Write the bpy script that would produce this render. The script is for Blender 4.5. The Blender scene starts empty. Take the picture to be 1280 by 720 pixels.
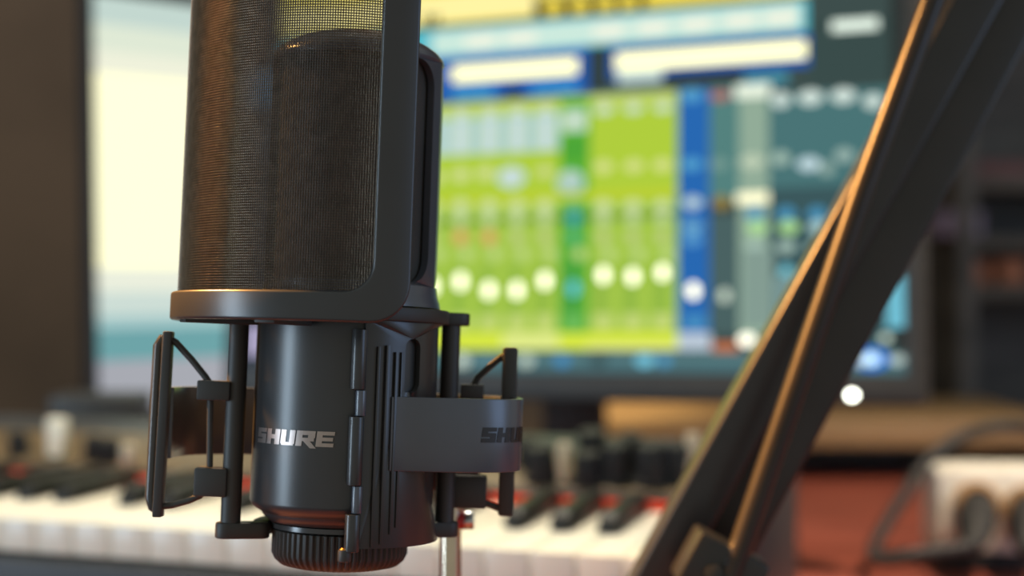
import bpy, bmesh, math, random
from mathutils import Vector, Matrix, Euler
random.seed(7)
SC = bpy.context.scene
COL = SC.collection
PI = math.pi
R = math.radians

# ------------------------------------------------------------------ camera
F = 1778.0          # focal length in pixels of the 1280-wide frame
Y0 = 340.0          # pixel row of the horizon
CZ = 0.97           # camera height (desk top is at 0.76)
CAM = Vector((0, 0, CZ))
def ray(px, py):
    return Vector(((px - 640) / F, 1.0, (Y0 - py) / F))
def P(px, py, d):
    return CAM + ray(px, py) * d
def hit(px, py, origin, normal):
    r = ray(px, py)
    return CAM + r * ((origin - CAM).dot(normal) / r.dot(normal))
DESK = 0.76

cam = bpy.data.cameras.new('camera')
camo = bpy.data.objects.new('camera', cam)
COL.objects.link(camo)
camo.location = CAM
camo.rotation_euler = (PI / 2, 0, 0)
cam.sensor_width = 36.0
cam.lens = 36.0 * F / 1280
cam.shift_y = -(360 - Y0) / 1280
cam.clip_start = 0.01
cam.dof.use_dof = True
cam.dof.focus_distance = 0.408
cam.dof.aperture_fstop = 5.6
cam.dof.aperture_ratio = 0.9
SC.camera = camo

# ------------------------------------------------------------------ materials
def lin(c):
    return tuple(((v / 255) / 12.92 if v / 255 <= .04045 else ((v / 255 + .055) / 1.055) ** 2.4) for v in c)
def mat(name, col, rough=.5, metal=0.0, noise=0.0, scale=60, bump=0.0, bscale=400, stretch=None, spec=.5, col2=None, bdist=.00002):
    m = bpy.data.materials.new(name); m.use_nodes = True
    nt = m.node_tree; b = nt.nodes['Principled BSDF']
    b.inputs['Base Color'].default_value = (*col, 1)
    b.inputs['Roughness'].default_value = rough
    b.inputs['Metallic'].default_value = metal
    b.inputs['Specular IOR Level'].default_value = spec
    tc = nt.nodes.new('ShaderNodeTexCoord')
    mp = nt.nodes.new('ShaderNodeMapping')
    nt.links.new(tc.outputs['Object'], mp.inputs['Vector'])
    if stretch: mp.inputs['Scale'].default_value = stretch
    if noise or col2:
        n = nt.nodes.new('ShaderNodeTexNoise'); n.inputs['Scale'].default_value = scale
        n.inputs['Detail'].default_value = 5
        nt.links.new(mp.outputs['Vector'], n.inputs['Vector'])
        mx = nt.nodes.new('ShaderNodeMix'); mx.data_type = 'RGBA'
        rp = nt.nodes.new('ShaderNodeValToRGB')
        rp.color_ramp.elements[0].position = .35; rp.color_ramp.elements[1].position = .65
        nt.links.new(n.outputs['Fac'], rp.inputs['Fac'])
        nt.links.new(rp.outputs['Color'], mx.inputs['Factor'])
        a = col2 if col2 else tuple(c * (1 - noise) for c in col)
        d = col if col2 else tuple(min(1, c * (1 + noise)) for c in col)
        mx.inputs['A'].default_value = (*a, 1); mx.inputs['B'].default_value = (*d, 1)
        nt.links.new(mx.outputs['Result'], b.inputs['Base Color'])
    if bump:
        n2 = nt.nodes.new('ShaderNodeTexNoise'); n2.inputs['Scale'].default_value = bscale
        n2.inputs['Detail'].default_value = 2
        nt.links.new(mp.outputs['Vector'], n2.inputs['Vector'])
        bp = nt.nodes.new('ShaderNodeBump'); bp.inputs['Strength'].default_value = bump
        bp.inputs['Distance'].default_value = bdist
        nt.links.new(n2.outputs['Fac'], bp.inputs['Height'])
        nt.links.new(bp.outputs['Normal'], b.inputs['Normal'])
    return m
def emit(name, col, strength):
    m = bpy.data.materials.new(name); m.use_nodes = True
    nt = m.node_tree; nt.nodes.remove(nt.nodes['Principled BSDF'])
    e = nt.nodes.new('ShaderNodeEmission')
    e.inputs['Color'].default_value = (*col, 1); e.inputs['Strength'].default_value = strength
    nt.links.new(e.outputs[0], nt.nodes['Material Output'].inputs[0])
    return m
def screen_mat(name, strength):
    m = emit(name, (1, 1, 1), strength)
    nt = m.node_tree
    a = nt.nodes.new('ShaderNodeVertexColor'); a.layer_name = 'picture'
    e = [n for n in nt.nodes if n.type == 'EMISSION'][0]
    nt.links.new(a.outputs['Color'], e.inputs['Color'])
    return m

M = {
 'black': mat('black_plastic', (.024, .024, .022), .55, bump=.35, bscale=2600, noise=.1, scale=40),
 'blackmetal': mat('black_painted_metal', (.026, .027, .028), .31, bump=.4, bscale=3000, noise=.08, scale=30, spec=.55),
 'gloss': mat('dark_glossy_plastic', (.034, .034, .034), .22, noise=.1),
 'bluegrey': mat('cool_lit_painted_metal', (.052, .062, .082), .30, bump=.35, bscale=2600, noise=.08, scale=30, spec=.8),  # blue-grey paint, with the cool light from the right put into its blue
 'wire': mat('black_wire', (.115, .088, .062), .34, .8, noise=.15, scale=300),
 'foam': mat('black_grille', (.040, .040, .037), .9, bump=.8, bscale=1600, noise=.1, bdist=.0003),
 'silver': mat('silver_print', (.36, .30, .275), .33, .9, noise=.06, scale=300),
 'darkprint': mat('dark_print', (.012, .012, .011), .5, noise=.05),
 'chrome': mat('chrome', (.62, .52, .40), .18, 1.0, noise=.05),
 'steel': mat('brushed_steel', (.55, .57, .60), .3, 1.0, noise=.05),
 'brass': mat('brass_screw', (.85, .45, .15), .3, 1.0, noise=.05),  # orange glint on the hinge screw, put into the metal colour
 'red': mat('red_plastic', (.35, .02, .02), .4, noise=.1),
 'arm': mat('black_arm_paint', (.020, .020, .019), .30, noise=.1, scale=40, spec=.42),
 'rod': mat('dark_bronze_rod', (.024, .020, .016), .33, noise=.1, scale=40, spec=.32),
 'bezel': mat('black_bezel', (.024, .023, .022), .5, noise=.1),
 'white_key': mat('ivory_key', (.86, .81, .68), .3, noise=.03, scale=20),
 'black_key': mat('black_key', (.015, .015, .014), .45, noise=.1, spec=.35),
 'felt': mat('red_felt', (.75, .055, .015), .9, noise=.2, scale=400, bump=.5, bdist=.0003),
 'kcase': mat('dark_blue_case', (.032, .035, .038), .5, noise=.1, scale=20),
 'panel': mat('olive_bronze_panel', (.118, .082, .042), .45, noise=.25, scale=25),
 'knob': mat('black_knob', (.016, .016, .016), .6, noise=.1, spec=.25),
 'cap': mat('cream_cap', (.82, .76, .60), .4, noise=.05),
 'tancap': mat('tan_cap', (.50, .40, .27), .5, noise=.05),
 'desk': mat('red_stained_wood', (.27, .060, .034), .55, col2=(.15, .034, .022), scale=7, stretch=(1, 7, 1)),
 'shelfwood': mat('golden_wood', (.27, .17, .080), .55, col2=(.20, .125, .058), scale=9, stretch=(1, 9, 9)),
 'darkwood': mat('dark_wood', (.082, .074, .064), .6, noise=.25, scale=8, stretch=(1, 1, 6)),
 'wall': mat('brown_wall', (.175, .108, .064), .85, noise=.16, scale=5, bump=.3, bscale=60, bdist=.002),
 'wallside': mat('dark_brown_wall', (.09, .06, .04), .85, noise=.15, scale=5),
 'floor': mat('dark_floor', (.06, .04, .03), .6, noise=.25, scale=6, stretch=(1, 8, 1)),
 'socket': mat('white_enamel', (.80, .78, .70), .45, noise=.06, scale=90, col2=(.70, .67, .58)),
 'socketrim': mat('brown_socket', (.36, .20, .08), .5, noise=.3, scale=60),
 'cable': mat('black_rubber', (.014, .014, .015), .65, noise=.1),
 'lav': mat('lavender_card', (.27, .22, .32), .7, noise=.1),
 'rust': mat('rust_orange', (.36, .13, .06), .6, noise=.15),
 'maroon': mat('maroon_cloth', (.16, .08, .08), .8, noise=.15),
 'sand': mat('sand_card', (.17, .11, .07), .7, noise=.15),
}

# ------------------------------------------------------------------ mesh helpers
def build(name, bm, m, parent=None, smooth=True, bevel=0, bseg=2, loc=None, angle=35):
    bmesh.ops.recalc_face_normals(bm, faces=bm.faces)
    me = bpy.data.meshes.new(name); bm.to_mesh(me); bm.free()
    o = bpy.data.objects.new(name, me); COL.objects.link(o)
    me.materials.append(M[m] if isinstance(m, str) else m)
    if smooth:
        for p in me.polygons: p.use_smooth = True
        es = o.modifiers.new('split', 'EDGE_SPLIT'); es.split_angle = R(angle)
        es.use_edge_sharp = False
    if bevel:
        b = o.modifiers.new('bevel', 'BEVEL'); b.width = bevel; b.segments = bseg
        b.limit_method = 'ANGLE'; b.angle_limit = R(40); b.harden_normals = False
        if smooth:
            o.modifiers.move(1, 0)
    if parent: o.parent = parent
    if loc is not None: o.location = loc
    return o
def thing(name, label, cat, loc, rot=(0, 0, 0), group=None):
    o = bpy.data.objects.new(name, None); COL.objects.link(o)
    o.empty_display_size = .02
    o.location = loc; o.rotation_euler = rot
    o['label'] = label; o['category'] = cat
    if group: o['group'] = group
    return o
def tag(o, label, cat, group=None):
    o['label'] = label; o['category'] = cat
    if group: o['group'] = group
    return o
def struct(o):
    o['kind'] = 'structure'; o['label'] = o.name.replace('_', ' '); o['category'] = o.name.split('_')[0]
    return o

def box(bm, c, s, rot=None):
    m = Matrix.Translation(c)
    if rot is not None: m = m @ rot
    m = m @ Matrix.Diagonal((*s, 1))
    bmesh.ops.create_cube(bm, size=1, matrix=m)
def bar(bm, a, b, wx, wy, up=Vector((0, -1, 0))):
    """square bar from a to b; wx across, wy along 'up' (depth)"""
    a = Vector(a); b = Vector(b); d = (b - a)
    z = d.normalized(); x = z.cross(up).normalized(); y = z.cross(x)
    m = Matrix((( *x, 0), (*y, 0), (*z, 0), (0, 0, 0, 1))).transposed()
    m.translation = (a + b) / 2
    bmesh.ops.create_cube(bm, size=1, matrix=m @ Matrix.Diagonal((wx, wy, d.length, 1)))
def tube(bm, pts, r, n=14, caps=True):
    pts = [Vector(p) for p in pts]
    rings = []; prev = None
    for i, p in enumerate(pts):
        t = (pts[min(i + 1, len(pts) - 1)] - pts[max(i - 1, 0)]).normalized()
        if prev is None:
            up = Vector((0, 0, 1)) if abs(t.z) < .9 else Vector((1, 0, 0))
            x = t.cross(up).normalized()
        else:
            x = (prev - t * prev.dot(t)).normalized()
        prev = x; y = t.cross(x)
        rr = r[i] if isinstance(r, (list, tuple)) else r
        rings.append([bm.verts.new(p + (x * math.cos(2 * PI * k / n) + y * math.sin(2 * PI * k / n)) * rr) for k in range(n)])
    for a, b in zip(rings, rings[1:]):
        for k in range(n):
            bm.faces.new((a[k], a[(k + 1) % n], b[(k + 1) % n], b[k]))
    if caps:
        bm.faces.new(rings[0][::-1]); bm.faces.new(rings[-1])
def lathe(bm, prof, n=96, closed=False, rfun=None):
    """prof: list of (r, z); axis z"""
    rings = []
    for r, z in prof:
        if r < 1e-7:
            rings.append([bm.verts.new((0, 0, z))])
        else:
            ring = []
            for k in range(n):
                rr = r * (rfun(k) if rfun else 1)
                a = 2 * PI * k / n
                ring.append(bm.verts.new((rr * math.sin(a), -rr * math.cos(a), z)))
            rings.append(ring)
    pr = list(zip(rings, rings[1:]))
    if closed: pr.append((rings[-1], rings[0]))
    for a, b in pr:
        for k in range(n):
            k2 = (k + 1) % n
            if len(a) == 1 and len(b) == 1: continue
            if len(a) == 1: bm.faces.new((a[0], b[k2], b[k]))
            elif len(b) == 1: bm.faces.new((a[k], a[k2], b[0]))
            else: bm.faces.new((a[k], a[k2], b[k2], b[k]))
def prism(bm, poly, z0, z1, mp=None):
    """extrude polygon [(x,y)] from z0 to z1; mp maps (x,y,z) to a point"""
    mp = mp or (lambda x, y, z: Vector((x, y, z)))
    a = [bm.verts.new(mp(x, y, z0)) for x, y in poly]
    b = [bm.verts.new(mp(x, y, z1)) for x, y in poly]
    bm.faces.new(a[::-1]); bm.faces.new(b)
    n = len(poly)
    for i in range(n):
        bm.faces.new((a[i], a[(i + 1) % n], b[(i + 1) % n], b[i]))
def rrect(x0, y0, x1, y1, radii, nx=48, ny=30, nc=8):
    """rounded rectangle loop, fixed point count; radii = (bl, br, tr, tl)"""
    bl, br, tr, tl = radii
    pts = []
    def side(p, q, n):
        for i in range(n): pts.append((p[0] + (q[0] - p[0]) * i / n, p[1] + (q[1] - p[1]) * i / n))
    def corner(cx, cy, r, a0):
        for i in range(nc):
            a = a0 + (PI / 2) * i / nc
            pts.append((cx + r * math.cos(a), cy + r * math.sin(a)))
    side((x0 + bl, y0), (x1 - br, y0), nx); corner(x1 - br, y0 + br, br, -PI / 2)
    side((x1, y0 + br), (x1, y1 - tr), ny); corner(x1 - tr, y1 - tr, tr, 0)
    side((x1 - tr, y1), (x0 + tl, y1), nx); corner(x0 + tl, y1 - tl, tl, PI / 2)
    side((x0, y1 - tl), (x0, y0 + bl), ny); corner(x0 + bl, y0 + bl, bl, PI)
    return pts
def frame_solid(bm, outer, inner, front, back):
    """ring-shaped plate between two loops; front/back map (x,y) to points"""
    n = len(outer)
    L = [[bm.verts.new(f(x, y)) for x, y in lp] for f in (front, back) for lp in (outer, inner)]
    of, inf, ob, ib = L
    for i in range(n):
        j = (i + 1) % n
        bm.faces.new((of[i], of[j], inf[j], inf[i]))
        bm.faces.new((ob[j], ob[i], ib[i], ib[j]))
        bm.faces.new((of[j], of[i], ob[i], ob[j]))
        bm.faces.new((inf[i], inf[j], ib[j], ib[i]))

LET = {
 'S': ([(0, .73, 1, 1), (0, .37, 1, .63), (0, 0, 1, .27), (0, .63, .40, .73), (.60, .27, 1, .37)], []),
 'H': ([(0, 0, .36, 1), (.64, 0, 1, 1), (.36, .36, .64, .64)], []),
 'U': ([(0, .2, .37, 1), (.63, .2, 1, 1), (.0, .1, 1, .2), (.08, .0, .92, .1)], []),
 'R': ([(0, 0, .34, .73), (0, .73, 1, 1), (.64, .55, 1, .73), (.34, .33, .96, .55)], [(.40, .33), (.76, .33), (1.12, -.12), (.80, -.12)]),
 'E': ([(.0, 0, .34, 1), (.34, .76, 1, 1), (.34, .38, .94, .62), (.34, 0, 1, .24)], []),
}
def lettering(bm, x0, widths, gap, h, y0, mp, slant=.10, nsub=6):
    x = x0
    for ch, w in zip('SHURE', widths):
        rects, poly = LET[ch]
        quads = [((a, b), (c, b), (c, d), (a, d)) for a, b, c, d in rects]
        if poly: quads.append(tuple(poly))
        for q in quads:
            def at(s, t):
                lo = [q[0][k] + (q[1][k] - q[0][k]) * s for k in (0, 1)]
                hi = [q[3][k] + (q[2][k] - q[3][k]) * s for k in (0, 1)]
                p = [lo[k] + (hi[k] - lo[k]) * t for k in (0, 1)]
                return mp(x + p[0] * w + p[1] * h * slant, y0 + p[1] * h)
            top = [bm.verts.new(at(i / nsub, 1)) for i in range(nsub + 1)]
            bot = [bm.verts.new(at(i / nsub, 0)) for i in range(nsub + 1)]
            for i in range(nsub):
                bm.faces.new((bot[i], bot[i + 1], top[i + 1], top[i]))
        x += w + gap

# ------------------------------------------------------------------ microphone frame of reference
D0 = .44
S = D0 / F                                  # one photo pixel at the microphone's distance
MROT = Euler((R(-3.6), R(1.9), 0), 'XYZ')
MM = Matrix.Translation(P(431, 530, D0)) @ MROT.to_matrix().to_4x4()
MI = MM.inverted()
def loc(px, py, w):
    """photo pixel at depth w (towards the camera) -> local u, v"""
    o = MI @ CAM; d = (MI.to_3x3() @ ray(px, py))
    t = (-w * S - o.y) / d.y
    p = o + d * t
    return p.x / S, p.z / S
def V(u, v, w):
    return Vector((u * S, -w * S, v * S))
def cyl(rad):
    """(arc azimuth degrees, v) -> point at radius rad; azimuth 0 faces the camera, + to the right"""
    return lambda a, v: V(rad * math.sin(R(a)), v, rad * math.cos(R(a)))
def mic_thing(name, label, cat, vbase):
    p = MM @ V(0, vbase, 0)
    t = thing(name, label, cat, p, MROT)
    t['_v'] = vbase
    off = V(0, -vbase, 0)
    del t['_v']
    return t, off
def vy(py, w=0, px=431):
    return loc(px, py, w)[1]

# ================================================================== MICROPHONE
RB = 113
v_bot = vy(716, 60)
v_ringtop = vy(668, 70)
v_barrel0 = vy(655, 100)
v_plate = vy(394, 60)
v_head0 = vy(381, 0)
v_shoulder = vy(78, 0)
v_top = vy(33, 60)
mic, off = mic_thing('microphone', 'black studio microphone with silver lettering on its round barrel', 'microphone', v_bot)
bm = bmesh.new()
lathe(bm, [(0, v_barrel0 - 8), (84, v_barrel0 - 8), (88, v_barrel0 - 7), (94, v_barrel0 - 2), (97, v_barrel0 + 1), (98, v_barrel0 + 4), (RB - 5, v_barrel0 + 10), (RB - 1, v_barrel0 + 15), (RB, v_barrel0 + 19), (RB, v_plate + 6), (RB - 3, v_plate + 10), (0, v_plate + 10)], 128)
for v in bm.verts: v.co *= S
build('barrel', bm, 'blackmetal', mic, loc=off)
bm = bmesh.new()
lathe(bm, [(0, v_bot), (60, v_bot), (73, v_bot + 3), (80, v_bot + 9), (84, v_bot + 17), (84, v_ringtop - 2), (80, v_ringtop), (0, v_ringtop)], 240, rfun=lambda k: 1.0 if k % 4 < 2 else .965)
for v in bm.verts: v.co *= S
build('knurled_collar', bm, 'black', mic, loc=off)
bm = bmesh.new()
lathe(bm, [(80, v_ringtop), (86, v_ringtop + 1), (86, v_barrel0 - 9), (80, v_barrel0 - 8)], 96, closed=True)
for v in bm.verts: v.co *= S
build('neck', bm, 'gloss', mic, loc=off)
bm = bmesh.new()
lw = [26, 27, 24, 27, 24]
vl = vy(556.5, 95, 371)
lettering(bm, -117, [21.5, 23, 20.5, 24, 21], 1.8, 18.0, vl, lambda x, y: cyl(RB + .7)(x / RB * 57.2958, y), .1)
l = build('lettering', bm, 'silver', mic, smooth=False, loc=off)
l['label'] = 'silver printed lettering reading SHURE'
# head: flared foot, two half shells with large rounded windows, dark grille inside, domed top
RH = 108
bm = bmesh.new()
z = v_head0
lathe(bm, [(RH - 14, z - 2), (RH + 6, z - 2), (RH + 5, z + 4), (RH + 2, z + 12), (RH, z + 22), (RH, z + 24), (RH - 14, z + 24)], 128, closed=True)
for v in bm.verts: v.co *= S
build('head_foot', bm, 'bluegrey', mic, loc=off)
bm = bmesh.new()
for c in (-9.5, 170.5):
    o_ = rrect(c - 90, z + 23, c + 90, v_shoulder, (.01,) * 4, 60, 30, 10)
    hw = 76
    i_ = rrect(c - hw, z + 15 + 12, c + hw, v_shoulder - 12, (.01,) * 4, 60, 30, 10)
    # rounded corners: azimuth units differ from v units, so round by hand
    def rr(c=c, hw=hw):
        k = 57.2958 / RH; rad = 34
        pts = rrect((-hw) / k, z + 27, hw / k, v_shoulder - 6, (rad,) * 4, 60, 30, 10)
        return [(c + x * k, y) for x, y in pts]
    frame_solid(bm, o_, rr(), cyl(RH), cyl(RH - 9))
build('head_frame', bm, 'bluegrey', mic, loc=off)
bm = bmesh.new()
lathe(bm, [(0, v_head0 + 2), (RH - 12, v_head0 + 2), (RH - 12, v_shoulder + 4), (0, v_shoulder + 4)], 128)
for v in bm.verts: v.co *= S
build('head_grille', bm, 'foam', mic, loc=off)
bm = bmesh.new()
h = v_top - v_shoulder
lathe(bm, [(RH - 8, v_shoulder), (RH, v_shoulder), (RH - 1.5, v_shoulder + h * .14), (RH - 7, v_shoulder + h * .34), (RH - 16, v_shoulder + h * .54), (RH - 27, v_shoulder + h * .72), (RH - 29, v_shoulder + h * .74), (RH - 42, v_shoulder + h * .88), (RH - 62, v_shoulder + h * .97), (0, v_top)], 128)
for v in bm.verts: v.co *= S
build('head_cap', bm, 'bluegrey', mic, loc=off)

# ================================================================== SHOCK MOUNT
v_foot = vy(667, 40)
mount, off = mic_thing('shock_mount', 'black microphone shock mount with side posts, wishbone springs and open oval ring', 'shock mount', v_foot - 8)
# oval outer ring: from the clamp at front right, round the right, the back and to the left
RA, RD = 222, 97
def oval(t, a=RA, d=RD, n=3.0):
    if math.sin(R(t)) < 0: d += 24
    c, s_ = math.cos(R(t)), math.sin(R(t))
    return (a * math.copysign(abs(c) ** (2 / n), c), d * math.copysign(abs(s_) ** (2 / n), s_))
ts = [76 - i * 2.0 for i in range(int((76 + 184) / 2) + 1)]
bm = bmesh.new()
VR0, VR1 = -49, 39
prev = None
ends = [((66, 102), (64, 98)), ((76, 97), (70, 92))]
for t in ends + ts:
    if isinstance(t, tuple): (uo, wo), (ui, wi) = t
    else:
        uo, wo = oval(t); ui, wi = oval(t, RA - 10, RD - 8)
    ring = [bm.verts.new(V(uo, VR0, wo)), bm.verts.new(V(uo, VR1, wo)), bm.verts.new(V(ui, VR1, wi)), bm.verts.new(V(ui, VR0, wi))]
    if prev:
        for k in range(4): bm.faces.new((prev[k], prev[(k + 1) % 4], ring[(k + 1) % 4], ring[k]))
    else:
        bm.faces.new(ring[::-1])
    prev = ring
bm.faces.new(prev)
ringo = build('outer_ring', bm, 'bluegrey', mount, bevel=1.6 * S, loc=off)
# lettering follows the ring's outline
path = [oval(76 - i * .25) for i in range(900)]
cum = [0]
for a, b in zip(path, path[1:]): cum.append(cum[-1] + math.hypot(b[0] - a[0], b[1] - a[1]))
def along(x):
    for i in range(len(cum) - 1):
        if cum[i + 1] >= x:
            f = (x - cum[i]) / max(1e-9, cum[i + 1] - cum[i])
            u = path[i][0] + (path[i + 1][0] - path[i][0]) * f; w = path[i][1] + (path[i + 1][1] - path[i][1]) * f
            du, dw = path[i + 1][0] - path[i][0], path[i + 1][1] - path[i][1]
            ln = math.hypot(du, dw) or 1
            return u - dw / ln * .7, w + du / ln * .7
    return path[-1]
start = next(cum[i] for i in range(len(path)) if path[i][0] > 172)
bm = bmesh.new()
lettering(bm, start, [19, 19, 18, 20, 18], 2, 18, vy(561, 60, 620) + 8, lambda x, y: V(along(x)[0], y, along(x)[1]), .12)
l = build('lettering', bm, 'darkprint', ringo, smooth=False)
l['label'] = 'dark printed lettering reading SHURE'
# clamp sleeve wrapped round the right side of the barrel with a slot
RS = 121
vs0, vs1 = vy(678, 60), vy(399, 100)
bm = bmesh.new()
a0, a1 = 16, 150
o_ = rrect(a0, vs0, a1, vs1, (.01,) * 4, 60, 30, 8)
k = 57.2958 / RS
i_ = [(47 + x * k, y) for x, y in rrect(-13, 44, 11, vy(424, 80, 520), (3, 12, 11, 11), 60, 30, 8)]
frame_solid(bm, o_, i_, cyl(RS), cyl(RB + 1.5))
for az, wd, top, bot in ((24, 2.2, 434, 690), (29.5, 3.0, 432, 680), (35.0, 2.4, 440, 668), (38.5, 1.6, 440, 660)):
    for (r0, r1) in ((RS - 1, RS + 1.7),):
        vv1 = vy(top, 100, 490); vv0 = vy(bot, 100, 490)
        pts = [(az - wd * k, r0), (az + wd * k, r0), (az + wd * k * .7, r1), (az - wd * k * .7, r1)]
        lo = [bm.verts.new(cyl(r)(a, max(vv0, vs0 + 2))) for a, r in pts]
        hi = [bm.verts.new(cyl(r)(a, vv1)) for a, r in pts]
        bm.faces.new(lo); bm.faces.new(hi[::-1])
        for q in range(4): bm.faces.new((lo[q], hi[q], hi[(q + 1) % 4], lo[(q + 1) % 4]))
build('clamp_sleeve', bm, 'blackmetal', mount, bevel=1.0 * S, loc=off)
# hinge down the front edge of the sleeve
def hinge_pt(py, du=0):
    return V(RS * math.sin(R(13.0)) + du, vy(py, 118, 457), RS * math.cos(R(13.0)) + 2)
bm = bmesh.new()
for ya, yb in ((412, 487), (521, 607), (643, 690)):
    tube(bm, [hinge_pt(ya), hinge_pt(yb)], 9.0 * S, 20)
hg = build('hinge', bm, 'blackmetal', mount, bevel=1 * S, loc=off)
for ya, yb in ((488, 520), (608, 642)):
    bm = bmesh.new()
    tube(bm, [hinge_pt(ya, 4), hinge_pt(yb, 4)], 6.2 * S, 18)
    build('hinge_knuckle', bm, 'steel' if 0 else 'bluegrey', hg, bevel=.8 * S)
bm = bmesh.new()
c = hinge_pt(693, -8)
tube(bm, [c + V(0, 5, 0), c + V(0, -9, 0)], 8 * S, 18)
sc_ = build('hinge_screw', bm, 'black', mount, bevel=1.5 * S, loc=off)
bm = bmesh.new()
lathe(bm, [(0, 2.6), (4, 2.2), (6.4, 0), (0, 0)], 20)
for v in bm.verts: v.co = v.co * S + c + V(0, 5, 0)
build('screw_head', bm, 'brass', sc_)
# posts, upper plate with ears, foot plate with ears
WL, WR = 42, -42
uL, _ = loc(299, 410, WL); uR, _ = loc(564, 410, WR)
for u, w, ya, yb in ((uL, WL, 402, 662), (uR, WR, 396, 662)):
    bm = bmesh.new()
    tube(bm, [V(u, vy(yb, w), w), V(u, vy(ya, w), w)], 12.2 * S, 24)
    build('post', bm, 'black', mount, loc=off)
def capsule(p, q, r, n=12):
    ang = math.atan2(q[1] - p[1], q[0] - p[0])
    return [(q[0] + r * math.cos(ang - PI / 2 + PI * i / n), q[1] + r * math.sin(ang - PI / 2 + PI * i / n)) for i in range(n + 1)] + \
           [(p[0] + r * math.cos(ang + PI / 2 + PI * i / n), p[1] + r * math.sin(ang + PI / 2 + PI * i / n)) for i in range(n + 1)]
def eared(name, v0, v1, rin, rout, ear, ext, back=False):
    bm = bmesh.new()
    if back:
        arc = [(rout, 100 + 3 * i) for i in range(62)] + [(rin, 283 - 3 * i) for i in range(62)]
        prism(bm, [(r * math.sin(R(a)), r * math.cos(R(a))) for r, a in arc], v0, v1, lambda x, y, z: V(x, z, y))
    else:
        lathe(bm, [(rin, v0), (rout, v0), (rout, v1), (rin, v1)], 96, closed=True)
        for v in bm.verts: v.co *= S
    for (u, w) in ((uL, WL), (uR, WR)):
        d = math.hypot(u, w); k0 = (rin + ear) / d; k1 = (d + ext) / d
        prism(bm, capsule((u * k0, w * k0), (u * k1, w * k1), ear), v0 + .3, v1 - .3, lambda x, y, z: V(x, z, y))
    return build(name, bm, 'black', mount, bevel=2.4 * S, loc=off)
eared('upper_plate', vy(402, 0), vy(385, 0), RB + 1, RB + 13, 15, 9)
eared('foot_plate', v_foot - 10, v_foot + 10, 88, 108, 13, 5, True)
# wishbone spring at each side
def lyre(side):
    t = bpy.data.objects.new('wishbone_spring', None); COL.objects.link(t); t.parent = mount; t.location = off
    t.empty_display_size = .01
    if side == 'l':
        w = 44
        def pt(px, py, ww=w): return V(*loc(px, py, ww), ww)
        bm = bmesh.new()
        bar(bm, pt(211, 414), pt(197.5, 646), 11.5 * S, 17 * S)
        build('spring_bar', bm, 'black', t, bevel=2 * S)
        bm = bmesh.new()
        tube(bm, [pt(212, 424, w - 10), pt(203, 423, w - 10), pt(199, 432, w - 10), pt(189, 622, w - 10), pt(191, 634, w - 10), pt(199, 640, w - 10)], [5 * S, 6 * S, 7.5 * S, 7.5 * S, 6 * S, 5 * S], 14)
        build('spring_loop', bm, 'gloss', t)
        bm = bmesh.new()
        tube(bm, [pt(213, 424), pt(220, 428), pt(240, 450), pt(256, 470), pt(264, 482)], 4.2 * S, 12)
        build('upper_strut', bm, 'black', t)
        bm = bmesh.new()
        tube(bm, [pt(203, 633), pt(214, 632), pt(236, 626), pt(250, 620), pt(258, 612)], 4.0 * S, 12)
        build('lower_strut', bm, 'black', t)
        bm = bmesh.new()
        box(bm, (pt(269, 488)), (40 * S, 26 * S, 24 * S))
        build('upper_clip', bm, 'black', t, bevel=2 * S)
        bm = bmesh.new()
        box(bm, (pt(265, 602)), (40 * S, 26 * S, 35 * S))
        build('lower_clip', bm, 'black', t, bevel=3 * S)
        bm = bmesh.new()
        tube(bm, [pt(262, 595), pt(263, 490)], 4.0 * S, 10)
        build('clip_rod', bm, 'black', t)
    else:
        w = -55
        def pt(px, py, ww=w): return V(*loc(px, py, ww), ww)
        bm = bmesh.new()
        bar(bm, pt(638, 434), pt(632, 645), 20 * S, 15 * S)
        build('spring_bar', bm, 'black', t, bevel=4 * S)
        bm = bmesh.new()
        tube(bm, [pt(636, 441), pt(626, 447), pt(610, 460), pt(597, 472), pt(592, 482)], 4.4 * S, 12)
        build('upper_strut', bm, 'rod', t)
        bm = bmesh.new()
        tube(bm, [pt(630, 638), pt(618, 633), pt(604, 628), pt(592, 618)], 4.4 * S, 12)
        build('lower_strut', bm, 'black', t)
        bm = bmesh.new()
        box(bm, (pt(590, 494)), (30 * S, 26 * S, 28 * S))
        build('upper_clip', bm, 'black', t, bevel=2 * S)
        bm = bmesh.new()
        box(bm, (pt(586, 614)), (46 * S, 26 * S, 42 * S))
        build('lower_clip', bm, 'black', t, bevel=3 * S)
lyre('l'); lyre('r')

# ================================================================== POP FILTER
RP = 219
vp0 = vy(400, 150, 300)
vp1 = vp0 + 520
vi0 = vp0 + 34
pop, off = mic_thing('pop_filter', 'curved wire mesh pop filter in a black frame in front of the microphone', 'pop filter', vp0)
k = 57.2958 / RP
AL, AR = -99, 24.5
iL, iR = AL + 4.0, 13.0
def arcloop(al, ar, v0, v1, radii, nx=70, ny=40, nc=10):
    return [(x * k, y) for x, y in rrect(al / k, v0, ar / k, v1, radii, nx, ny, nc)]
bm = bmesh.new()
frame_solid(bm, arcloop(AL, AR, vp0, vp1, (16, 46, 46, 16)), arcloop(iL, iR, vi0, vp1 - 34, (10, 34, 34, 10)), cyl(RP), cyl(RP - 15))
build('frame', bm, 'blackmetal', pop, bevel=3.6 * S, bseg=3, loc=off)
bm = bmesh.new()
RM = RP - 9
pitch = 3.05; wr = .78; wdp = 1.35
n_c = int((iR + 1 - (iL - 1)) / k / pitch); n_r = int((vp1 - vp0 - 30) / pitch)
aa = [iL - .8 + (iR + 1.6 - iL) * i / n_c for i in range(n_c + 1)]
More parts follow.
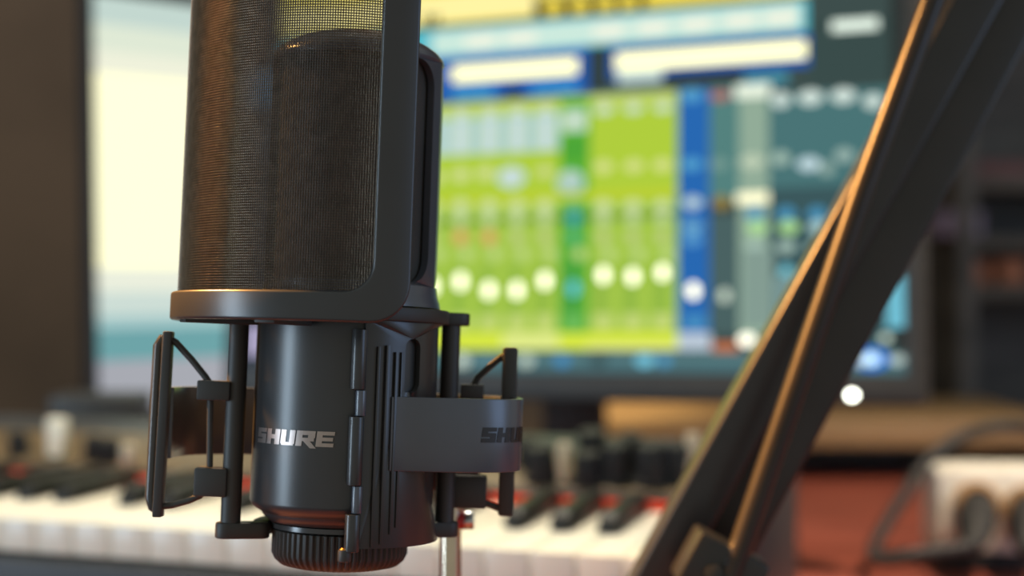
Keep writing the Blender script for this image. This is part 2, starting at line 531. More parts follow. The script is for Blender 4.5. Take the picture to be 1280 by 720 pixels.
for a in aa:
    pts = []
    vv = []
    for v in (vp0 + 15, vp1 - 15):
        ring = []
        for q in range(6):
            an = 2 * PI * q / 6
            ring.append(bm.verts.new(cyl(RM + wdp * math.cos(an))(a + wr * math.sin(an) / RM * 57.2958, v)))
        vv.append(ring)
    for q in range(6):
        bm.faces.new((vv[0][q], vv[0][(q + 1) % 6], vv[1][(q + 1) % 6], vv[1][q]))
for j in range(n_r + 1):
    v = vp0 + 15 + j * pitch
    prev = None
    for a in aa[::2]:
        ring = [bm.verts.new(cyl(RM + wr * math.cos(2 * PI * q / 8))(a, v + wr * math.sin(2 * PI * q / 8))) for q in range(8)]
        if prev:
            for q in range(8): bm.faces.new((prev[q], prev[(q + 1) % 8], ring[(q + 1) % 8], ring[q]))
        prev = ring
build('wire_mesh', bm, 'wire', pop, angle=75, loc=off)
# arm that carries the filter on the mount's upper plate
bm = bmesh.new()
va, vb = vy(406, 0), vp0
for az in (-62, -20):
    p0 = cyl(RP - 8)(az, vp0 + 1); p1 = cyl(RB + 8)(az, vp0 + 1)
    bar(bm, p0, p1, 26 * S, 9 * S, up=Vector((0, 0, 1)))
build('mounting_tab', bm, 'black', pop, bevel=1.5 * S, loc=off)

# ================================================================== MICROPHONE STAND
DS = .480
base = P(563, 600, DS)
st = thing('microphone_stand', 'thin chrome microphone stand rising behind the shock mount', 'stand', (base.x, base.y, DESK))
bm = bmesh.new()
hh = P(563, 560, DS).z - DESK
tube(bm, [(0, 0, .010), (0, 0, hh)], .0037, 28)
build('pole', bm, 'chrome', st)
bm = bmesh.new()
lathe(bm, [(0, 0), (.048, 0), (.05, .002), (.05, .007), (.044, .011), (.008, .014), (.006, .02), (0, .02)], 64)
build('base', bm, 'black', st)
bm = bmesh.new()
zz = P(563, 650, DS).z - DESK
tube(bm, [(.0022, 0, zz), (.0048, 0, zz)], .0032, 20)
build('screw_washer', bm, 'red', st)
bm = bmesh.new()
tube(bm, [(.0048, 0, zz), (.0080, 0, zz)], .0032, 20)
build('thumb_screw', bm, 'steel', st, bevel=.0004)
bm = bmesh.new()
box(bm, (0, -.0035, hh - .006), (.020, .012, .014))
build('ring_clamp', bm, 'black', st, bevel=.001)

# ================================================================== BOOM ARM
DA = .56
bmz = P(655, 990, DA)
arm = thing('boom_arm', 'black boom arm of parallel square tubes slanting across the right of the desk', 'boom arm', (bmz.x, bmz.y, DESK))
inv = Vector((-bmz.x, -bmz.y, -DESK))
def A(px, py, d=DA): return P(px, py, d) + inv
q = DA / F
def armbar(name, x720, x0, d, wpx, dpx, m, ytop=-330, ybot=965):
    """bar whose centre line passes (x720,720) and (x0,0)"""
    sl = (x0 - x720) / 720
    bm = bmesh.new()
    bar(bm, A(x720 - (ybot - 720) * sl, ybot, d), A(x720 + (720 - ytop) * sl, ytop, d), wpx * d / F, dpx * d / F)
    return build(name, bm, m, arm, bevel=6 * q, bseg=3)
armbar('tube', 820, 1217, .555, 57, 52, 'arm')
armbar('tube', 886, 1268, .562, 68, 52, 'arm')
bm = bmesh.new()
tube(bm, [A(905, 735, .518), A(927, 680, .520), A(1079, 235, .525), A(1166, 0, .526), A(1290, -330, .530)], 15 * .52 / F, 20)
build('tension_rod', bm, 'rod', arm)
bm = bmesh.new()
rt = Matrix.Rotation(R(28), 4, 'Y')
box(bm, A(900, 712, .527), (92 * q, .020, 66 * q), rt)
bk = build('pivot_bracket', bm, 'arm', arm, bevel=5 * q)
bm = bmesh.new()
tube(bm, [A(893, 716, .515), A(893, 716, .585)], 11 * q, 20)
build('pivot_bolt', bm, 'arm', arm, bevel=1.5 * q)
bm = bmesh.new()
lathe(bm, [(0, 0), (.030, 0), (.032, .002), (.032, .010), (.026, .014), (.016, .018), (.014, .03), (0, .03)], 48)
for v in bm.verts: v.co += Vector((.006, 0, 0))
build('base', bm, 'arm', arm)

# ================================================================== MAIN MONITOR
def plane_frame(origin, yaw, tilt, roll):
    """x right along the screen, y up, z out of the screen towards the viewer"""
    m = Matrix.Rotation(yaw, 3, 'Z') @ Matrix.Rotation(-tilt, 3, 'X') @ Matrix.Rotation(roll, 3, 'Y')
    ex = m @ Vector((1, 0, 0)); ez = m @ Vector((0, -1, 0)); ey = m @ Vector((0, 0, 1))
    return origin, ex, ey, ez
class Screen:
    def __init__(s, origin, yaw, tilt, roll):
        s.o, s.ex, s.ey, s.ez = plane_frame(origin, yaw, tilt, roll)
        s.bm = bmesh.new(); s.cl = s.bm.loops.layers.float_color.new('picture'); s.n = 0
    def uv(s, px, py):
        p = hit(px, py, s.o, s.ez) - s.o
        return p.dot(s.ex), p.dot(s.ey)
    def face(s, pts, col, k=1.0, lift=None):
        s.n += 1
        z = .00002 * s.n if lift is None else lift
        f = s.bm.faces.new([s.bm.verts.new((x, y, z)) for x, y in pts])
        c = lin(col)
        c = [v * k for v in c]
        if k >= 1 and c[0] > c[2]: c[2] = min(c[2], .76 if k < 2 else 1.5)
        for l in f.loops: l[s.cl] = (*c, 1)
    def rect(s, x0, x1, yt, yb, col, k=1.0, ref=700):
        """x0,x1 photo columns; yt,yb photo rows read at column ref"""
        vt, vb = s.uv(ref, yt)[1], s.uv(ref, yb)[1]
        u0, u1 = s.uv(x0, (yt + yb) / 2)[0], s.uv(x1, (yt + yb) / 2)[0]
        s.face([(u0, vb), (u1, vb), (u1, vt), (u0, vt)], col, k)
    def dot(s, x, y, rx, ry, col, k=1.0):
        u, v = s.uv(x, y); e = (s.uv(x + 1, y)[0] - u)
        s.face([(u + rx * e * math.cos(2 * PI * i / 18), v + ry * e * math.sin(2 * PI * i / 18)) for i in range(18)], col, k)
    def place(s, o):
        m = Matrix((( *s.ex, 0), (*s.ey, 0), (*s.ez, 0), (0, 0, 0, 1))).transposed()
        return m
SW = Screen(P(742, 240, 1.045), R(-20), R(5), R(-1.0))
u0, vb_ = SW.uv(300, 466)[0], SW.uv(740, 466)[1]
u1 = SW.uv(1133, 440)[0]
vt_ = vb_ + (u1 - u0) * .60
W_ = (250, 246, 224)
r_, d_ = SW.rect, SW.dot
SW.face([(u0, vb_), (u1, vb_), (u1, vt_), (u0, vt_)], (62, 78, 76), 1, 0)
r_(300, 349, -60, 470, (58, 66, 76)); r_(306, 340, 405, 446, (172, 164, 196)); r_(304, 346, 60, 110, (90, 130, 160)); r_(306, 344, 130, 180, (80, 90, 100))
# arrangement above
SW.face([(SW.uv(352, 22)[0], SW.uv(700, 22)[1]), (SW.uv(1012, 2)[0], SW.uv(700, 22)[1]), (SW.uv(1012, 2)[0], vt_), (SW.uv(352, 22)[0], vt_)], (240, 222, 96))
r_(355, 668, -20, 15, (250, 236, 158), 1.1)
r_(668, 822, -20, 19, (70, 66, 40))
for x in (692, 725, 757, 786, 816): d_(x, 10 - (x - 700) * .07, 11, 12, (240, 215, 80))
r_(670, 822, -60, -4, (245, 225, 110))
for x in (534, 545): d_(x, 26, 4, 9, (90, 84, 40))
r_(822, 930, -30, 16, (245, 222, 90)); r_(930, 990, 2, 14, (246, 238, 170))
r_(352, 1012, 19, 24, (64, 70, 58))
r_(352, 1010, 24, 62, (88, 190, 205)); r_(540, 1002, 28, 58, (205, 235, 222))
for x in (600, 650, 760, 815, 870, 925, 975): r_(x - 18, x + 20, 34, 54, (236, 244, 226))
r_(352, 735, 62, 118, (34, 92, 178)); r_(566, 722, 73, 95, W_, 1.5)
r_(566, 618, 102, 118, (66, 150, 205)); r_(665, 722, 102, 118, (58, 142, 205))
r_(632, 652, 106, 118, (50, 60, 62))
r_(735, 762, 62, 122, (52, 66, 68)); r_(762, 1012, 64, 104, (34, 88, 176))
r_(770, 1008, 72, 94, W_, 1.5); r_(772, 828, 94, 110, (190, 210, 205), 1.1)
r_(830, 930, 102, 118, (52, 64, 66)); r_(930, 985, 108, 122, (70, 140, 160)); r_(700, 830, 118, 126, (96, 120, 118))
r_(1012, 1115, 50, 128, (58, 76, 74)); r_(1040, 1098, 52, 66, (222, 236, 222), 1.15)
r_(1115, 1133, -40, 440, (46, 52, 50))
# mixer: yellow-green channels
XB = [486, 523, 559, 595, 630, 665, 700, 737, 774, 811, 848]
r_(352, 848, 122, 418, (176, 206, 62))
for i in range(len(XB) - 1):
    a, b = XB[i], XB[i + 1]
    if a == 700: continue
    r_(a + 2, b - 2, 123, 134, (196, 212, 120)); d_((a + b) / 2, 140 - ((a + b) / 2 - 700) * .04, 11, 6, (206, 224, 200))
for a, b in zip(XB[2:6], XB[3:7]):
    r_(a + 1, b - 1, 142, 188, (176, 208, 205)); r_(a + 10, b - 10, 146, 186, (206, 224, 214))
r_(486, 559, 142, 188, (186, 214, 210))
r_(700, 737, 126, 418, (92, 176, 56)); r_(703, 734, 138, 166, (196, 220, 196)); r_(702, 735, 172, 202, (78, 166, 56))
for x, y in ((545, 222), (577, 219), (608, 217)): d_(x, y, 10, 8, (212, 222, 150))
d_(640, 222, 17, 13, (186, 212, 212), 1.05); d_(640, 220, 10, 7, (212, 226, 216)); d_(714, 230, 17, 17, (166, 200, 190)); d_(714, 222, 11, 8, (190, 214, 200))
d_(682, 215, 10, 7, (206, 216, 140))
for x in (755, 793, 829): d_(x, 209 - (x - 755) * .03, 11, 8, (216, 224, 140))
r_(352, 848, 241, 252, (190, 208, 52))
for i in range(1, len(XB) - 1):
    a, b = XB[i], XB[i + 1]; c = (a + b) / 2
    g = a == 700
    r_(a + 1, b - 1, 254, 412, (164, 198, 76) if not g else (86, 172, 56))
    r_(a + 5, b - 13, 330, 412, (146, 184, 70) if not g else (74, 160, 66))
    d_(c, 258, 10, 8, (206, 222, 160) if not g else (110, 180, 120))
    r_(a + 1, b - 1, 269, 278, (104, 146, 40) if not g else (40, 120, 50))
    d_(c, 274, 9, 8, (190, 212, 150) if not g else (60, 160, 170))
    d_(c, 297, 8, 9, (226, 164, 110) if x and i in (2, 3) else ((190, 206, 130) if not g else (90, 180, 120)))
    d_(c + 7, 318, 8, 8, (190, 214, 130))
    r_(a + 6, b - 6, 393, 412, (196, 214, 120) if not g else (110, 186, 90))
    y = {559: 352, 595: 363, 630: 363, 665: 351, 700: 361, 737: 344, 774: 346, 811: 341}.get(a, 358)
    d_(c, y, 6.4, 10.0, W_ if not g else (96, 190, 205), 2.2 if not g else 1.2)
r_(352, 850, 416, 438, (216, 232, 70)); r_(630, 700, 416, 436, (226, 236, 140)); r_(735, 850, 430, 438, (226, 232, 130))
# blue, grey and teal channels
r_(848, 888, 122, 418, (40, 104, 178)); d_(866, 120, 13, 9, (86, 160, 205)); d_(866, 206, 13, 8, (84, 160, 205))
for y, c in ((254, (190, 214, 220)), (284, (110, 170, 205)), (300, (90, 155, 205))): d_(867, y, 11, 8, c)
d_(868, 364, 6.6, 10.2, W_, 2.2); r_(856, 884, 395, 412, (70, 140, 190)); r_(848, 890, 416, 438, (186, 200, 214))
r_(888, 925, 122, 258, (84, 130, 126)); d_(902, 121, 13, 7, (170, 110, 106)); d_(900, 206, 12, 8, (116, 152, 144))
d_(903, 254, 10, 9, (150, 128, 60)); r_(888, 925, 276, 418, (74, 98, 98)); d_(907, 370, 6, 9, (200, 214, 196), 1.25)
r_(892, 924, 428, 440, (190, 110, 70)); r_(925, 962, 122, 420, (146, 172, 152))
r_(920, 964, 121, 138, (226, 236, 218), 1.1); d_(941, 203, 15, 9, (190, 206, 180))
r_(922, 966, 250, 264, W_, 1.25)
r_(962, 1116, 134, 246, (74, 116, 118)); r_(962, 1116, 246, 440, (60, 88, 92))
for x, y, rx in ((977, 126, 11), (1014, 123, 15), (1055, 121, 15), (1092, 128, 11)): d_(x, y, rx, 10, (206, 222, 214), 1.05)
for x, y, rx, c in ((977, 199, 10, (166, 192, 178)), (1012, 206, 14, (196, 220, 226)), (1034, 212, 8, (150, 176, 166)), (1056, 195, 11, (156, 182, 174))): d_(x, y, rx, 9, c)
for x in (945, 984, 1022): d_(x, 268, 10, 9, (76, 150, 190)); d_(x + 3, 285, 12, 9, (176, 224, 150) if x < 1000 else (176, 210, 210)); d_(x, 309, 11, 8, (166, 192, 180)); d_(x, 340, 7, 9, (116, 190, 205), 1.2)
r_(930, 968, 318, 410, (132, 156, 146)); r_(970, 1010, 350, 410, (120, 150, 150))
d_(935, 425, 10, 8, W_, 2.0)
r_(352, 1133, 440, 452, (84, 118, 122)); r_(352, 1133, 452, 466, (76, 110, 116))
for x, c, rr_ in ((580, (206, 220, 205), 9), (610, (90, 130, 140), 9), (660, (190, 206, 190), 9), (705, (70, 140, 190), 9), (750, (60, 80, 80), 10), (808, (120, 200, 225), 11), (832, (80, 150, 190), 8)): d_(x, 451, rr_, 8, c)
r_(1110, 1131, 352, 412, (110, 186, 206), 1.1); d_(1108, 423, 6, 6, (196, 212, 196), 1.2)
d_(1090, 449, 22, 15, (40, 110, 205), 1.2); d_(1090, 449, 9, 8, (196, 230, 240), 1.7); d_(1122, 450, 9, 7, (190, 206, 200)); d_(1075, 452, 8, 6, (200, 214, 210))
def make_monitor(scr, u0, u1, v0, v1, label, bl, br, bt, bb, strength, stand_z, foot_y):
    c = scr.o + scr.ex * (u0 + u1) / 2
    t = thing('computer_monitor', label, 'monitor', (c.x, c.y, stand_z))
    m = scr.place(None); m.translation = scr.o - Vector((c.x, c.y, stand_z))
    o = build('screen', scr.bm, screen_mat('screen_picture', strength), t, smooth=False)
    o.matrix_local = m
    bm = bmesh.new()
    outer = rrect(u0 - bl, v0 - bb, u1 + br, v1 + bt, (.006,) * 4, 4, 4, 4)
    inner = rrect(u0, v0, u1, v1, (.0005,) * 4, 4, 4, 4)
    frame_solid(bm, outer, inner, lambda x, y: Vector((x, y, .004)), lambda x, y: Vector((x, y, -.012)))
    o = build('bezel', bm, 'bezel', t, bevel=.0012); o.matrix_local = m
    bm = bmesh.new()
    cu, cv = (u0 + u1) / 2, (v0 + v1) / 2
    prism(bm, rrect(u0 - bl + .003, v0 - bb + .003, u1 + br - .003, v1 + bt - .003, (.006,) * 4, 2, 2, 3), -.020, -.0122)
    prism(bm, rrect(cu - .16, cv - .09, cu + .16, cv + .09, (.02,) * 4, 2, 2, 4), -.034, -.0199)
    o = build('back_cover', bm, 'bezel', t, bevel=.002); o.matrix_local = m
    bm = bmesh.new()
    # stand neck and foot in world-upright local space behind the panel
    pb = m @ Vector((cu, cv, -.032))
    pbx, pby, pz = pb
    n2 = Vector((-scr.ez.x, -scr.ez.y, 0)).normalized()
    b0 = Vector((pbx, pby, pz)); b1 = Vector((pbx, pby, .012)) + n2 * .035
    bar(bm, b1, b1 + Vector((0, 0, pz - .012 + .02)), .05, .014, up=-n2)
    bar(bm, b1 + Vector((0, 0, pz - .02)), b0 + n2 * -.001 + Vector((0, 0, .0)), .04, .03, up=Vector((0, 0, 1)))
    build('stand_neck', bm, 'bezel', t, bevel=.002)
    bm = bmesh.new()
    lathe(bm, [(0, 0), (.085, 0), (.088, .003), (.086, .008), (.03, .013), (0, .013)], 48)
    for v in bm.verts: v.co += Vector((b1.x, b1.y, 0))
    build('stand_foot', bm, 'bezel', t)
    return t, m
RISER = P(700, 527, 1.42).z
mon, mm_ = make_monitor(SW, u0, u1, vb_, vt_, 'black monitor showing a bright green and blue audio mixer', .012, .014, .014, .0205, 1.0, DESK, 0)
lu, lv = SW.uv(1066, 494)
bm = bmesh.new()
prism(bm, [(lu + .0022 * math.cos(2 * PI * i / 20), lv + .0024 * math.sin(2 * PI * i / 20)) for i in range(20)], .0035, .0046)
led = build('power_light', bm, emit('power_light', (.98, 1.0, .86), 14), mon, smooth=False); led.matrix_local = mm_
led['label'] = 'glowing white power light'

# ================================================================== LEFT MONITOR
SL = Screen(P(119, 300, 1.18), R(40), R(2), 0)
u0l = 0.0; u1l = .46
v0l = SL.uv(119, 517)[1]; v1l = v0l + .35
SL.face([(u0l, v0l), (u1l, v0l), (u1l, v1l), (u0l, v1l)], (250, 247, 222), 1.25, 0)
def lband(yt, yb, col, k=1.0, x1=1.0):
    a, b = SL.uv(119, yt)[1], SL.uv(119, yb)[1]
    SL.face([(u0l, b), (u0l + (u1l - u0l) * x1, b), (u0l + (u1l - u0l) * x1, a), (u0l, a)], col, k)
lband(-90, 28, (196, 216, 208)); lband(28, 62, (224, 234, 214))
lband(62, 90, (240, 242, 220))
lband(335, 365, (236, 240, 222)); lband(365, 395, (206, 222, 214)); lband(395, 412, (166, 200, 200)); lband(412, 452, (110, 164, 168)); lband(452, 517, (168, 170, 178))
lm, lmm = make_monitor(SL, u0l, u1l, v0l, v1l, 'second monitor at the left showing a glaring white page', .008, .008, .012, .016, 1.0, DESK, 0)

# ================================================================== PIANO KEYBOARD
KX = Vector(((780 - 640) / F * .674, .674)); KL = Vector(((0 - 640) / F * .782, .782))
TH = math.atan2(KL.y - KX.y, KX.x - KL.x)
KZ = P(780, 696, .674).z
KX = KX + Vector((math.cos(TH), -math.sin(TH))) * .0235
kb = thing('piano_keyboard', 'piano keyboard with ivory keys and knobs lying across the desk behind the microphone', 'keyboard', (KX.x, KX.y, DESK), (0, 0, -TH))
z0 = KZ - DESK           # key top in local coordinates
WK = .0235; NK = 30; LEN = NK * WK
def kslab(name, prof, s0, s1, m, parent=kb, bevel=.0008):
    bm = bmesh.new()
    prism(bm, prof, s0, s1, lambda x, y, z: Vector((z, x, y)))
    return build(name, bm, m, parent, bevel=bevel)
kslab('case', [(-.006, 0), (.238, 0), (.238, z0 + .024), (.232, z0 + .029), (.222, z0 + .029), (.136, z0 + .007), (.136, z0 - .019), (.0, z0 - .019), (-.006, z0 - .022)], -LEN - .001, .001, 'kcase')
for a, b in ((.001, .030), (-LEN - .03, -LEN - .001)):
    kslab('end_block', [(-.008, 0), (.240, 0), (.240, z0 + .027), (.234, z0 + .031), (.221, z0 + .031), (.136, z0 + .010), (.0, z0 + .004), (-.008, z0)], a, b, 'kcase', bevel=.002)
sl = math.atan2(.021, .118)
pn = kslab('control_panel', [(.138, z0 + .0074), (.196, z0 + .0222), (.1957, z0 + .0236), (.1377, z0 + .0090)], -LEN + .004, -.004, 'panel', bevel=.0003)
kslab('felt_strip', [(.129, z0 - .017), (.1355, z0 - .017), (.1355, z0 + .0045), (.129, z0 + .0045)], -LEN, 0, 'felt', bevel=.0006)
bm = bmesh.new(); box(bm, (0, .064, -.009), (WK - .0009, .128, .018))
wk = build('white_key', bm, 'white_key', kb, bevel=.0009)
pat = {0: 'C', 1: 'B', 2: 'A', 3: 'G', 4: 'F', 5: 'E', 6: 'D'}
bm = bmesh.new()
prism(bm, [(.052, .0005), (.128, .0005), (.128, .0115), (.059, .0105), (.054, .006)], -.0058, .0058, lambda x, y, z: Vector((z * (1 - .18 * (y > .005)), x, y)))
bk = build('black_key', bm, 'black_key', kb, bevel=.0012)
fw = fb = True
for i in range(NK):
    o = wk if fw else wk.copy()
    if not fw: COL.objects.link(o); o.parent = kb
    fw = False
    o.location = (-WK * (i + .5), 0, z0)
    n = pat[i % 7]
    if n in 'BAGED' and i < NK - 1:      # a black key stands at the lower side of this key
        pass
    if n in 'BAGED':
        if n in 'BAG' or n in 'ED':
            o2 = bk if fb else bk.copy()
            if not fb: COL.objects.link(o2); o2.parent = kb
            fb = False
            dx = {'B': .0020, 'A': 0, 'G': -.0020, 'E': .0018, 'D': -.0018}[n]
            o2.location = (-WK * (i + 1) + dx, 0, z0)
# controls on the panel
kori = Vector((KX.x, KX.y, DESK)); KRm = Matrix.Rotation(-TH, 4, 'Z')
pn_o = kori + (KRm @ Vector((0, .1377, z0 + .0090))); pn_n = (KRm.to_3x3() @ Vector((0, -.0146, .058))).normalized()
def onpanel(px, py):
    p = hit(px, py, pn_o, pn_n) - kori
    return KRm.inverted().to_3x3() @ p
TL = Matrix.Rotation(math.atan2(.0146, .058), 4, 'X')
def knob(px, py, r, h, m='knob', name='knob'):
    c = onpanel(px, py)
    bm = bmesh.new()
    lathe(bm, [(0, 0), (r * 1.15, 0), (r * 1.15, h * .15), (r * .95, h * .2), (r * .88, h * .92), (r * .78, h), (0, h)], 36)
    o = build(name, bm, m, kb, loc=c); o.rotation_euler = (math.atan2(.0146, .058), 0, 0)
    return o
for px, py, r, h in ((678, 598, .0098, .020), (742, 582, .0098, .022), (735, 602, .0090, .018), (772, 600, .0092, .022), (660, 580, .007, .016), (817, 602, .0105, .023), (790, 588, .008, .022), (852, 600, .009, .022)):
    o = knob(px, py, r, h)
def slider(px, py, w, d, h, m, lab=None):
    c = onpanel(px, py)
    bm = bmesh.new()
    prism(bm, [(-d / 2, 0), (d / 2, 0), (d * .36, h), (-d * .36, h)], -w / 2, w / 2, lambda x, y, z: Vector((z * (1 + .25 * (y > 0)), x, y)))
    o = build('slider_cap', bm, m, kb, bevel=.0015, loc=c)
    if lab: o['label'] = lab
slider(72, 571, .0115, .009, .026, 'cap', 'tall cream slider cap')
slider(161, 582, .008, .008, .014, 'tancap')
slider(705, 604, .0058, .007, .024, 'tancap')
slider(866, 606, .006, .007, .030, 'tancap')
for px, py in ((25, 566), (120, 572), (140, 575)):
    knob(px, py, .0075, .014)

# ================================================================== DESK, RISER, ROOM
bm = bmesh.new()
box(bm, (0, 1.01, DESK - .0155), (2.4, 1.48, .031))
desk = thing('desk', 'red stained wooden desk carrying the keyboard and the monitors', 'desk', (0, .92, 0))
build('desktop', bm, 'desk', desk, bevel=.003, loc=(0, -.92, 0))
for x in (-1.1, 1.1):
    for y in (.36, 1.66):
        bm = bmesh.new(); box(bm, (x, y - .92, (DESK - .031) / 2), (.06, .06, DESK - .031))
        build('leg', bm, 'darkwood', desk, bevel=.003)
rs = thing('desk_shelf', 'low golden brown wooden shelf along the back of the red desk', 'shelf', (.30, 1.56, DESK))
zt = RISER - DESK
bm = bmesh.new(); box(bm, (0, 0, zt - .013), (.52, .28, .026)); build('board', bm, 'shelfwood', rs, bevel=.0015)
for x in (-.245, .245):
    bm = bmesh.new(); box(bm, (x, .0, (zt - .026) / 2), (.02, .24, zt - .026)); build('side_panel', bm, 'darkwood', rs, bevel=.001)
bm = bmesh.new(); box(bm, (0, .0, (zt - .026) / 2), (.47, .012, zt - .026)); build('back_panel', bm, 'darkwood', rs, bevel=.001)

WALLY = 2.05
def slab(name, c, s, m):
    bm = bmesh.new(); box(bm, c, s)
    return struct(build(name, bm, m, smooth=False))
slab('wall_back', (0, WALLY + .05, 1.3), (4.6, .1, 2.6), 'wall')
slab('wall_left', (-2.3, .4, 1.3), (.1, 3.2, 2.6), 'wallside')
slab('floor', (0, .3, -.05), (4.6, 3.6, .1), 'floor')

# bookcase against the back wall, right of the monitor
bx = thing('bookcase', 'dark open bookcase in the gloom right of the mixer monitor', 'bookcase', (.90, 1.86, 0))
bm = bmesh.new()
for x in (-.33, .33): box(bm, (x, 0, .70), (.022, .16, 1.40))
build('side_panel', bm, 'darkwood', bx, bevel=.001)
bm = bmesh.new(); box(bm, (0, .085, .70), (.68, .01, 1.40)); build('back_panel', bm, 'darkwood', bx)
SH = [.02, .40, .70, P(1200, 356, 1.80).z, P(1200, 296, 1.80).z, P(1200, 222, 1.80).z, 1.39]
for z in SH:
    bm = bmesh.new(); box(bm, (0, 0, z - .009), (.637, .16, .018)); build('shelf_board', bm, 'darkwood', bx, bevel=.001)
def onshelf(name, px0, px1, k, hpx, m, label, cat, d=1.79, depth=.09):
    a, b = P(px0, 0, d).x, P(px1, 0, d).x
    bm = bmesh.new(); h = hpx * d / F
    box(bm, (0, depth / 2, h / 2), (b - a, depth, h))
    box(bm, (0, depth / 2, h + .0012), ((b - a) * 1.02, depth * 1.02, .0024))
    o = build(name, bm, m, bevel=.002, loc=((a + b) / 2, d, SH[k]))
    tag(o, label, cat)
onshelf('storage_box', 1180, 1228, 4, 30, 'lav', 'pale lavender box on the middle shelf of the dark bookcase', 'box')
onshelf('storage_box', 1203, 1236, 3, 28, 'rust', 'rust orange box on the shelf below the pale lavender box', 'box')
onshelf('storage_box', 1250, 1284, 3, 30, 'rust', 'rust orange box at the right edge of the photo on the bookcase', 'box')
onshelf('storage_box', 1196, 1290, 5, 18, 'maroon', 'flat maroon box on the upper shelf of the dark bookcase', 'box')
# things on the desk
def block(name, px0, px1, py0, py1, d, depth, m, label, cat):
    a, b = P(px0, py1, d), P(px1, py0, d)
    hgt = b.z - DESK
    bm = bmesh.new()
    box(bm, (0, depth / 2, hgt / 2 - .001), (b.x - a.x, depth, hgt - .002))
    t = thing(name, label, cat, ((a.x + b.x) / 2, d, DESK))
    build('body', bm, m, t, bevel=.003, loc=(0, 0, .001))
    return t, b.x - a.x, hgt
t, w, h = block('adapter_box', 932, 998, 652, 730, .985, .05, 'knob', 'small black box on the red desk behind the boom arm', 'box')
bm = bmesh.new(); box(bm, (0, -.0008, h * .5), (w * .6, .0016, h * .4)); build('front_panel', bm, 'gloss', t)
bm = bmesh.new()
for sx in (-1, 1): box(bm, (sx * w * .3, .025, .0011), (.01, .03, .0022))
build('feet', bm, 'cable', t)
t, w, h = block('speaker_box', 60, 172, 493, 560, 1.085, .05, 'bezel', 'low black box beneath the bright left monitor', 'box')
bm = bmesh.new(); box(bm, (0, -.0008, h * .5), (w * .8, .0016, h * .6)); build('front_grille', bm, 'foam', t)

# power socket box, plugs, cables
DP = .995
pa, pb_ = P(1173, 690, DP), P(1318, 587, DP)
sk = thing('socket_box', 'white power socket box standing on the red desk', 'socket box', ((pa.x + pb_.x) / 2, DP, DESK), (0, 0, R(-4)))
w, h = pb_.x - pa.x, pb_.z - DESK
bm = bmesh.new(); box(bm, (0, .024, h / 2 + .0065), (w, .048, h - .013)); build('housing', bm, 'socket', sk, bevel=.003, bseg=3)
bm = bmesh.new(); box(bm, (0, .024, .0065), (w * .98, .044, .013)); build('base_plate', bm, 'cable', sk, bevel=.002)  # black strip below the housing
PL = []
for px, py in ((1222, 632), (1284, 636)):
    p = P(px, py, DP - .002); c = Matrix.Rotation(R(4), 4, 'Z') @ (p - Vector(sk.location))
    c.y = -.0006
    bm = bmesh.new()
    tube(bm, [(c.x, -.004, c.z), (c.x, .004, c.z)], .0165, 32)
    so = build('socket', bm, 'socketrim', sk, bevel=.001)
    bm = bmesh.new()
    tube(bm, [(c.x, -.0046, c.z), (c.x, -.0038, c.z)], .012, 24)
    build('socket_face', bm, 'cable', so)
    PL.append(sk.location + Matrix.Rotation(R(-4), 3, 'Z') @ Vector((c.x, -.0048, c.z)))
def spline(pts, n=10):
    out = []
    for i in range(len(pts) - 1):
        p0, p1, p2, p3 = pts[max(i - 1, 0)], pts[i], pts[i + 1], pts[min(i + 2, len(pts) - 1)]
        for j in range(n):
            t = j / n
            out.append(.5 * ((2 * p1) + (p2 - p0) * t + (2 * p0 - 5 * p1 + 4 * p2 - p3) * t * t + (3 * p1 - p0 - 3 * p2 + p3) * t ** 3))
    out.append(pts[-1]); return out
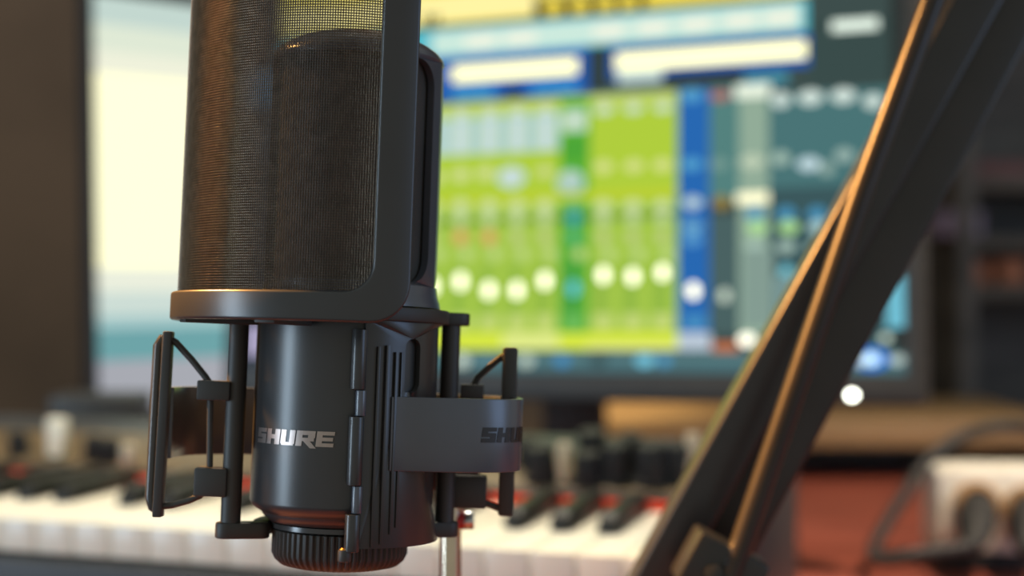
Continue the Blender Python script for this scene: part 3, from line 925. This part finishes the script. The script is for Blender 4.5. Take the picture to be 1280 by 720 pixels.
for i, (pp, lab) in enumerate(zip(PL, ('black power plug and looping cable in the socket nearest the monitor', 'black power plug in the socket at the right edge of the photo'))):
    pt = thing('power_plug', lab, 'plug', pp)
    bm = bmesh.new()
    d = Vector((-.018, -.045, -.020))
    tube(bm, [(0, 0, 0), d * .12, d * .45, d * .75, d], [.011, .0135, .0135, .010, .0055], 24)
    build('plug_body', bm, 'cable', pt)
    bm = bmesh.new()
    if i == 0:
        pts = [pp + d * .97, P(1150, 692, .94), P(1112, 700, .95), P(1092, 694, .97), P(1100, 668, .99), P(1135, 612, 1.01), P(1165, 570, 1.03), P(1205, 545, 1.04), P(1250, 533, 1.04), P(1300, 538, 1.06), P(1345, 570, 1.10), P(1370, 640, 1.14), P(1365, 680, 1.20), Vector((.62, 1.32, DESK + .006)), Vector((.60, 1.55, DESK + .006)), Vector((.60, 1.75, DESK + .006)), Vector((.60, 1.758, DESK - .03)), Vector((.60, 1.758, DESK - .30))]
    else:
        pts = [pp + d * .97, pp + Vector((.01, -.075, -.028)), pp + Vector((.06, -.06, -.03)), pp + Vector((.12, -.02, -.03)), Vector((.60, 1.10, DESK)), Vector((.68, 1.35, DESK)), Vector((.66, 1.60, DESK)), Vector((.66, 1.75, DESK)), Vector((.66, 1.758, DESK - .03)), Vector((.66, 1.758, DESK - .30))]
    pts = [Vector((p.x, p.y, max(p.z, DESK + .006) if p.y < 1.755 else p.z)) - pp for p in pts]
    tube(bm, spline(pts), .0046, 14)
    build('power_cable', bm, 'cable', pt)

# ================================================================== LIGHT
w = bpy.data.worlds.new('world'); SC.world = w; w.use_nodes = True
bg = w.node_tree.nodes['Background']
bg.inputs[0].default_value = (1.0, 1.0, .86, 1); bg.inputs[1].default_value = .38
def area(name, loc_, target, sx, sy, col, power, spread=180):
    l = bpy.data.lights.new(name, 'AREA'); l.shape = 'RECTANGLE'; l.size = sx; l.size_y = sy
    l.color = col; l.energy = power; l.spread = R(spread)
    o = bpy.data.objects.new(name, l); COL.objects.link(o); o.location = loc_
    o.rotation_euler = (Vector(target) - Vector(loc_)).to_track_quat('-Z', 'Y').to_euler()
    return o
def spot(name, loc_, target, col, power, ang, blend=.4, rad=.05):
    l = bpy.data.lights.new(name, 'SPOT'); l.color = col; l.energy = power
    l.spot_size = R(ang); l.spot_blend = blend; l.shadow_soft_size = rad
    o = bpy.data.objects.new(name, l); COL.objects.link(o); o.location = loc_
    o.rotation_euler = (Vector(target) - Vector(loc_)).to_track_quat('-Z', 'Y').to_euler()
    return o
mc = P(431, 400, D0)
area('window_daylight', (-1.45, -.05, CZ + .02), mc, .30, 1.1, (.64, .83, 1.0), 16)
area('evening_window', (1.7, -.25, CZ + .35), mc, .8, 1.0, (.36, .58, 1.0), 7)
spot('warm_lamp', (-.88, .74, CZ + .72), P(400, 330, D0), (1.0, .45, .12), 430, 24, .5, .07)
spot('desk_lamp', (-.14, .98, CZ + 1.0), (-.12, .86, KZ), (1.0, .88, .70), 72, 48, .5)
spot('right_desk_fill', (.62, .62, CZ + .8), (.46, 1.06, DESK), (1.0, .80, .58), 70, 50, .7)  # added fill light that brightens the right of the desk and the socket box
spot('shelf_fill', (.07, 1.34, CZ + .22), (.06, 1.58, CZ - .15), (1.0, .76, .40), 22, 56, .9, .03)  # unseen light added behind the main monitor to turn the shelf golden

SC.view_settings.view_transform = 'Standard'
SC.view_settings.look = 'None'
SC.view_settings.exposure = 0
SC.view_settings.gamma = 1
SC.view_settings.use_curve_mapping = False
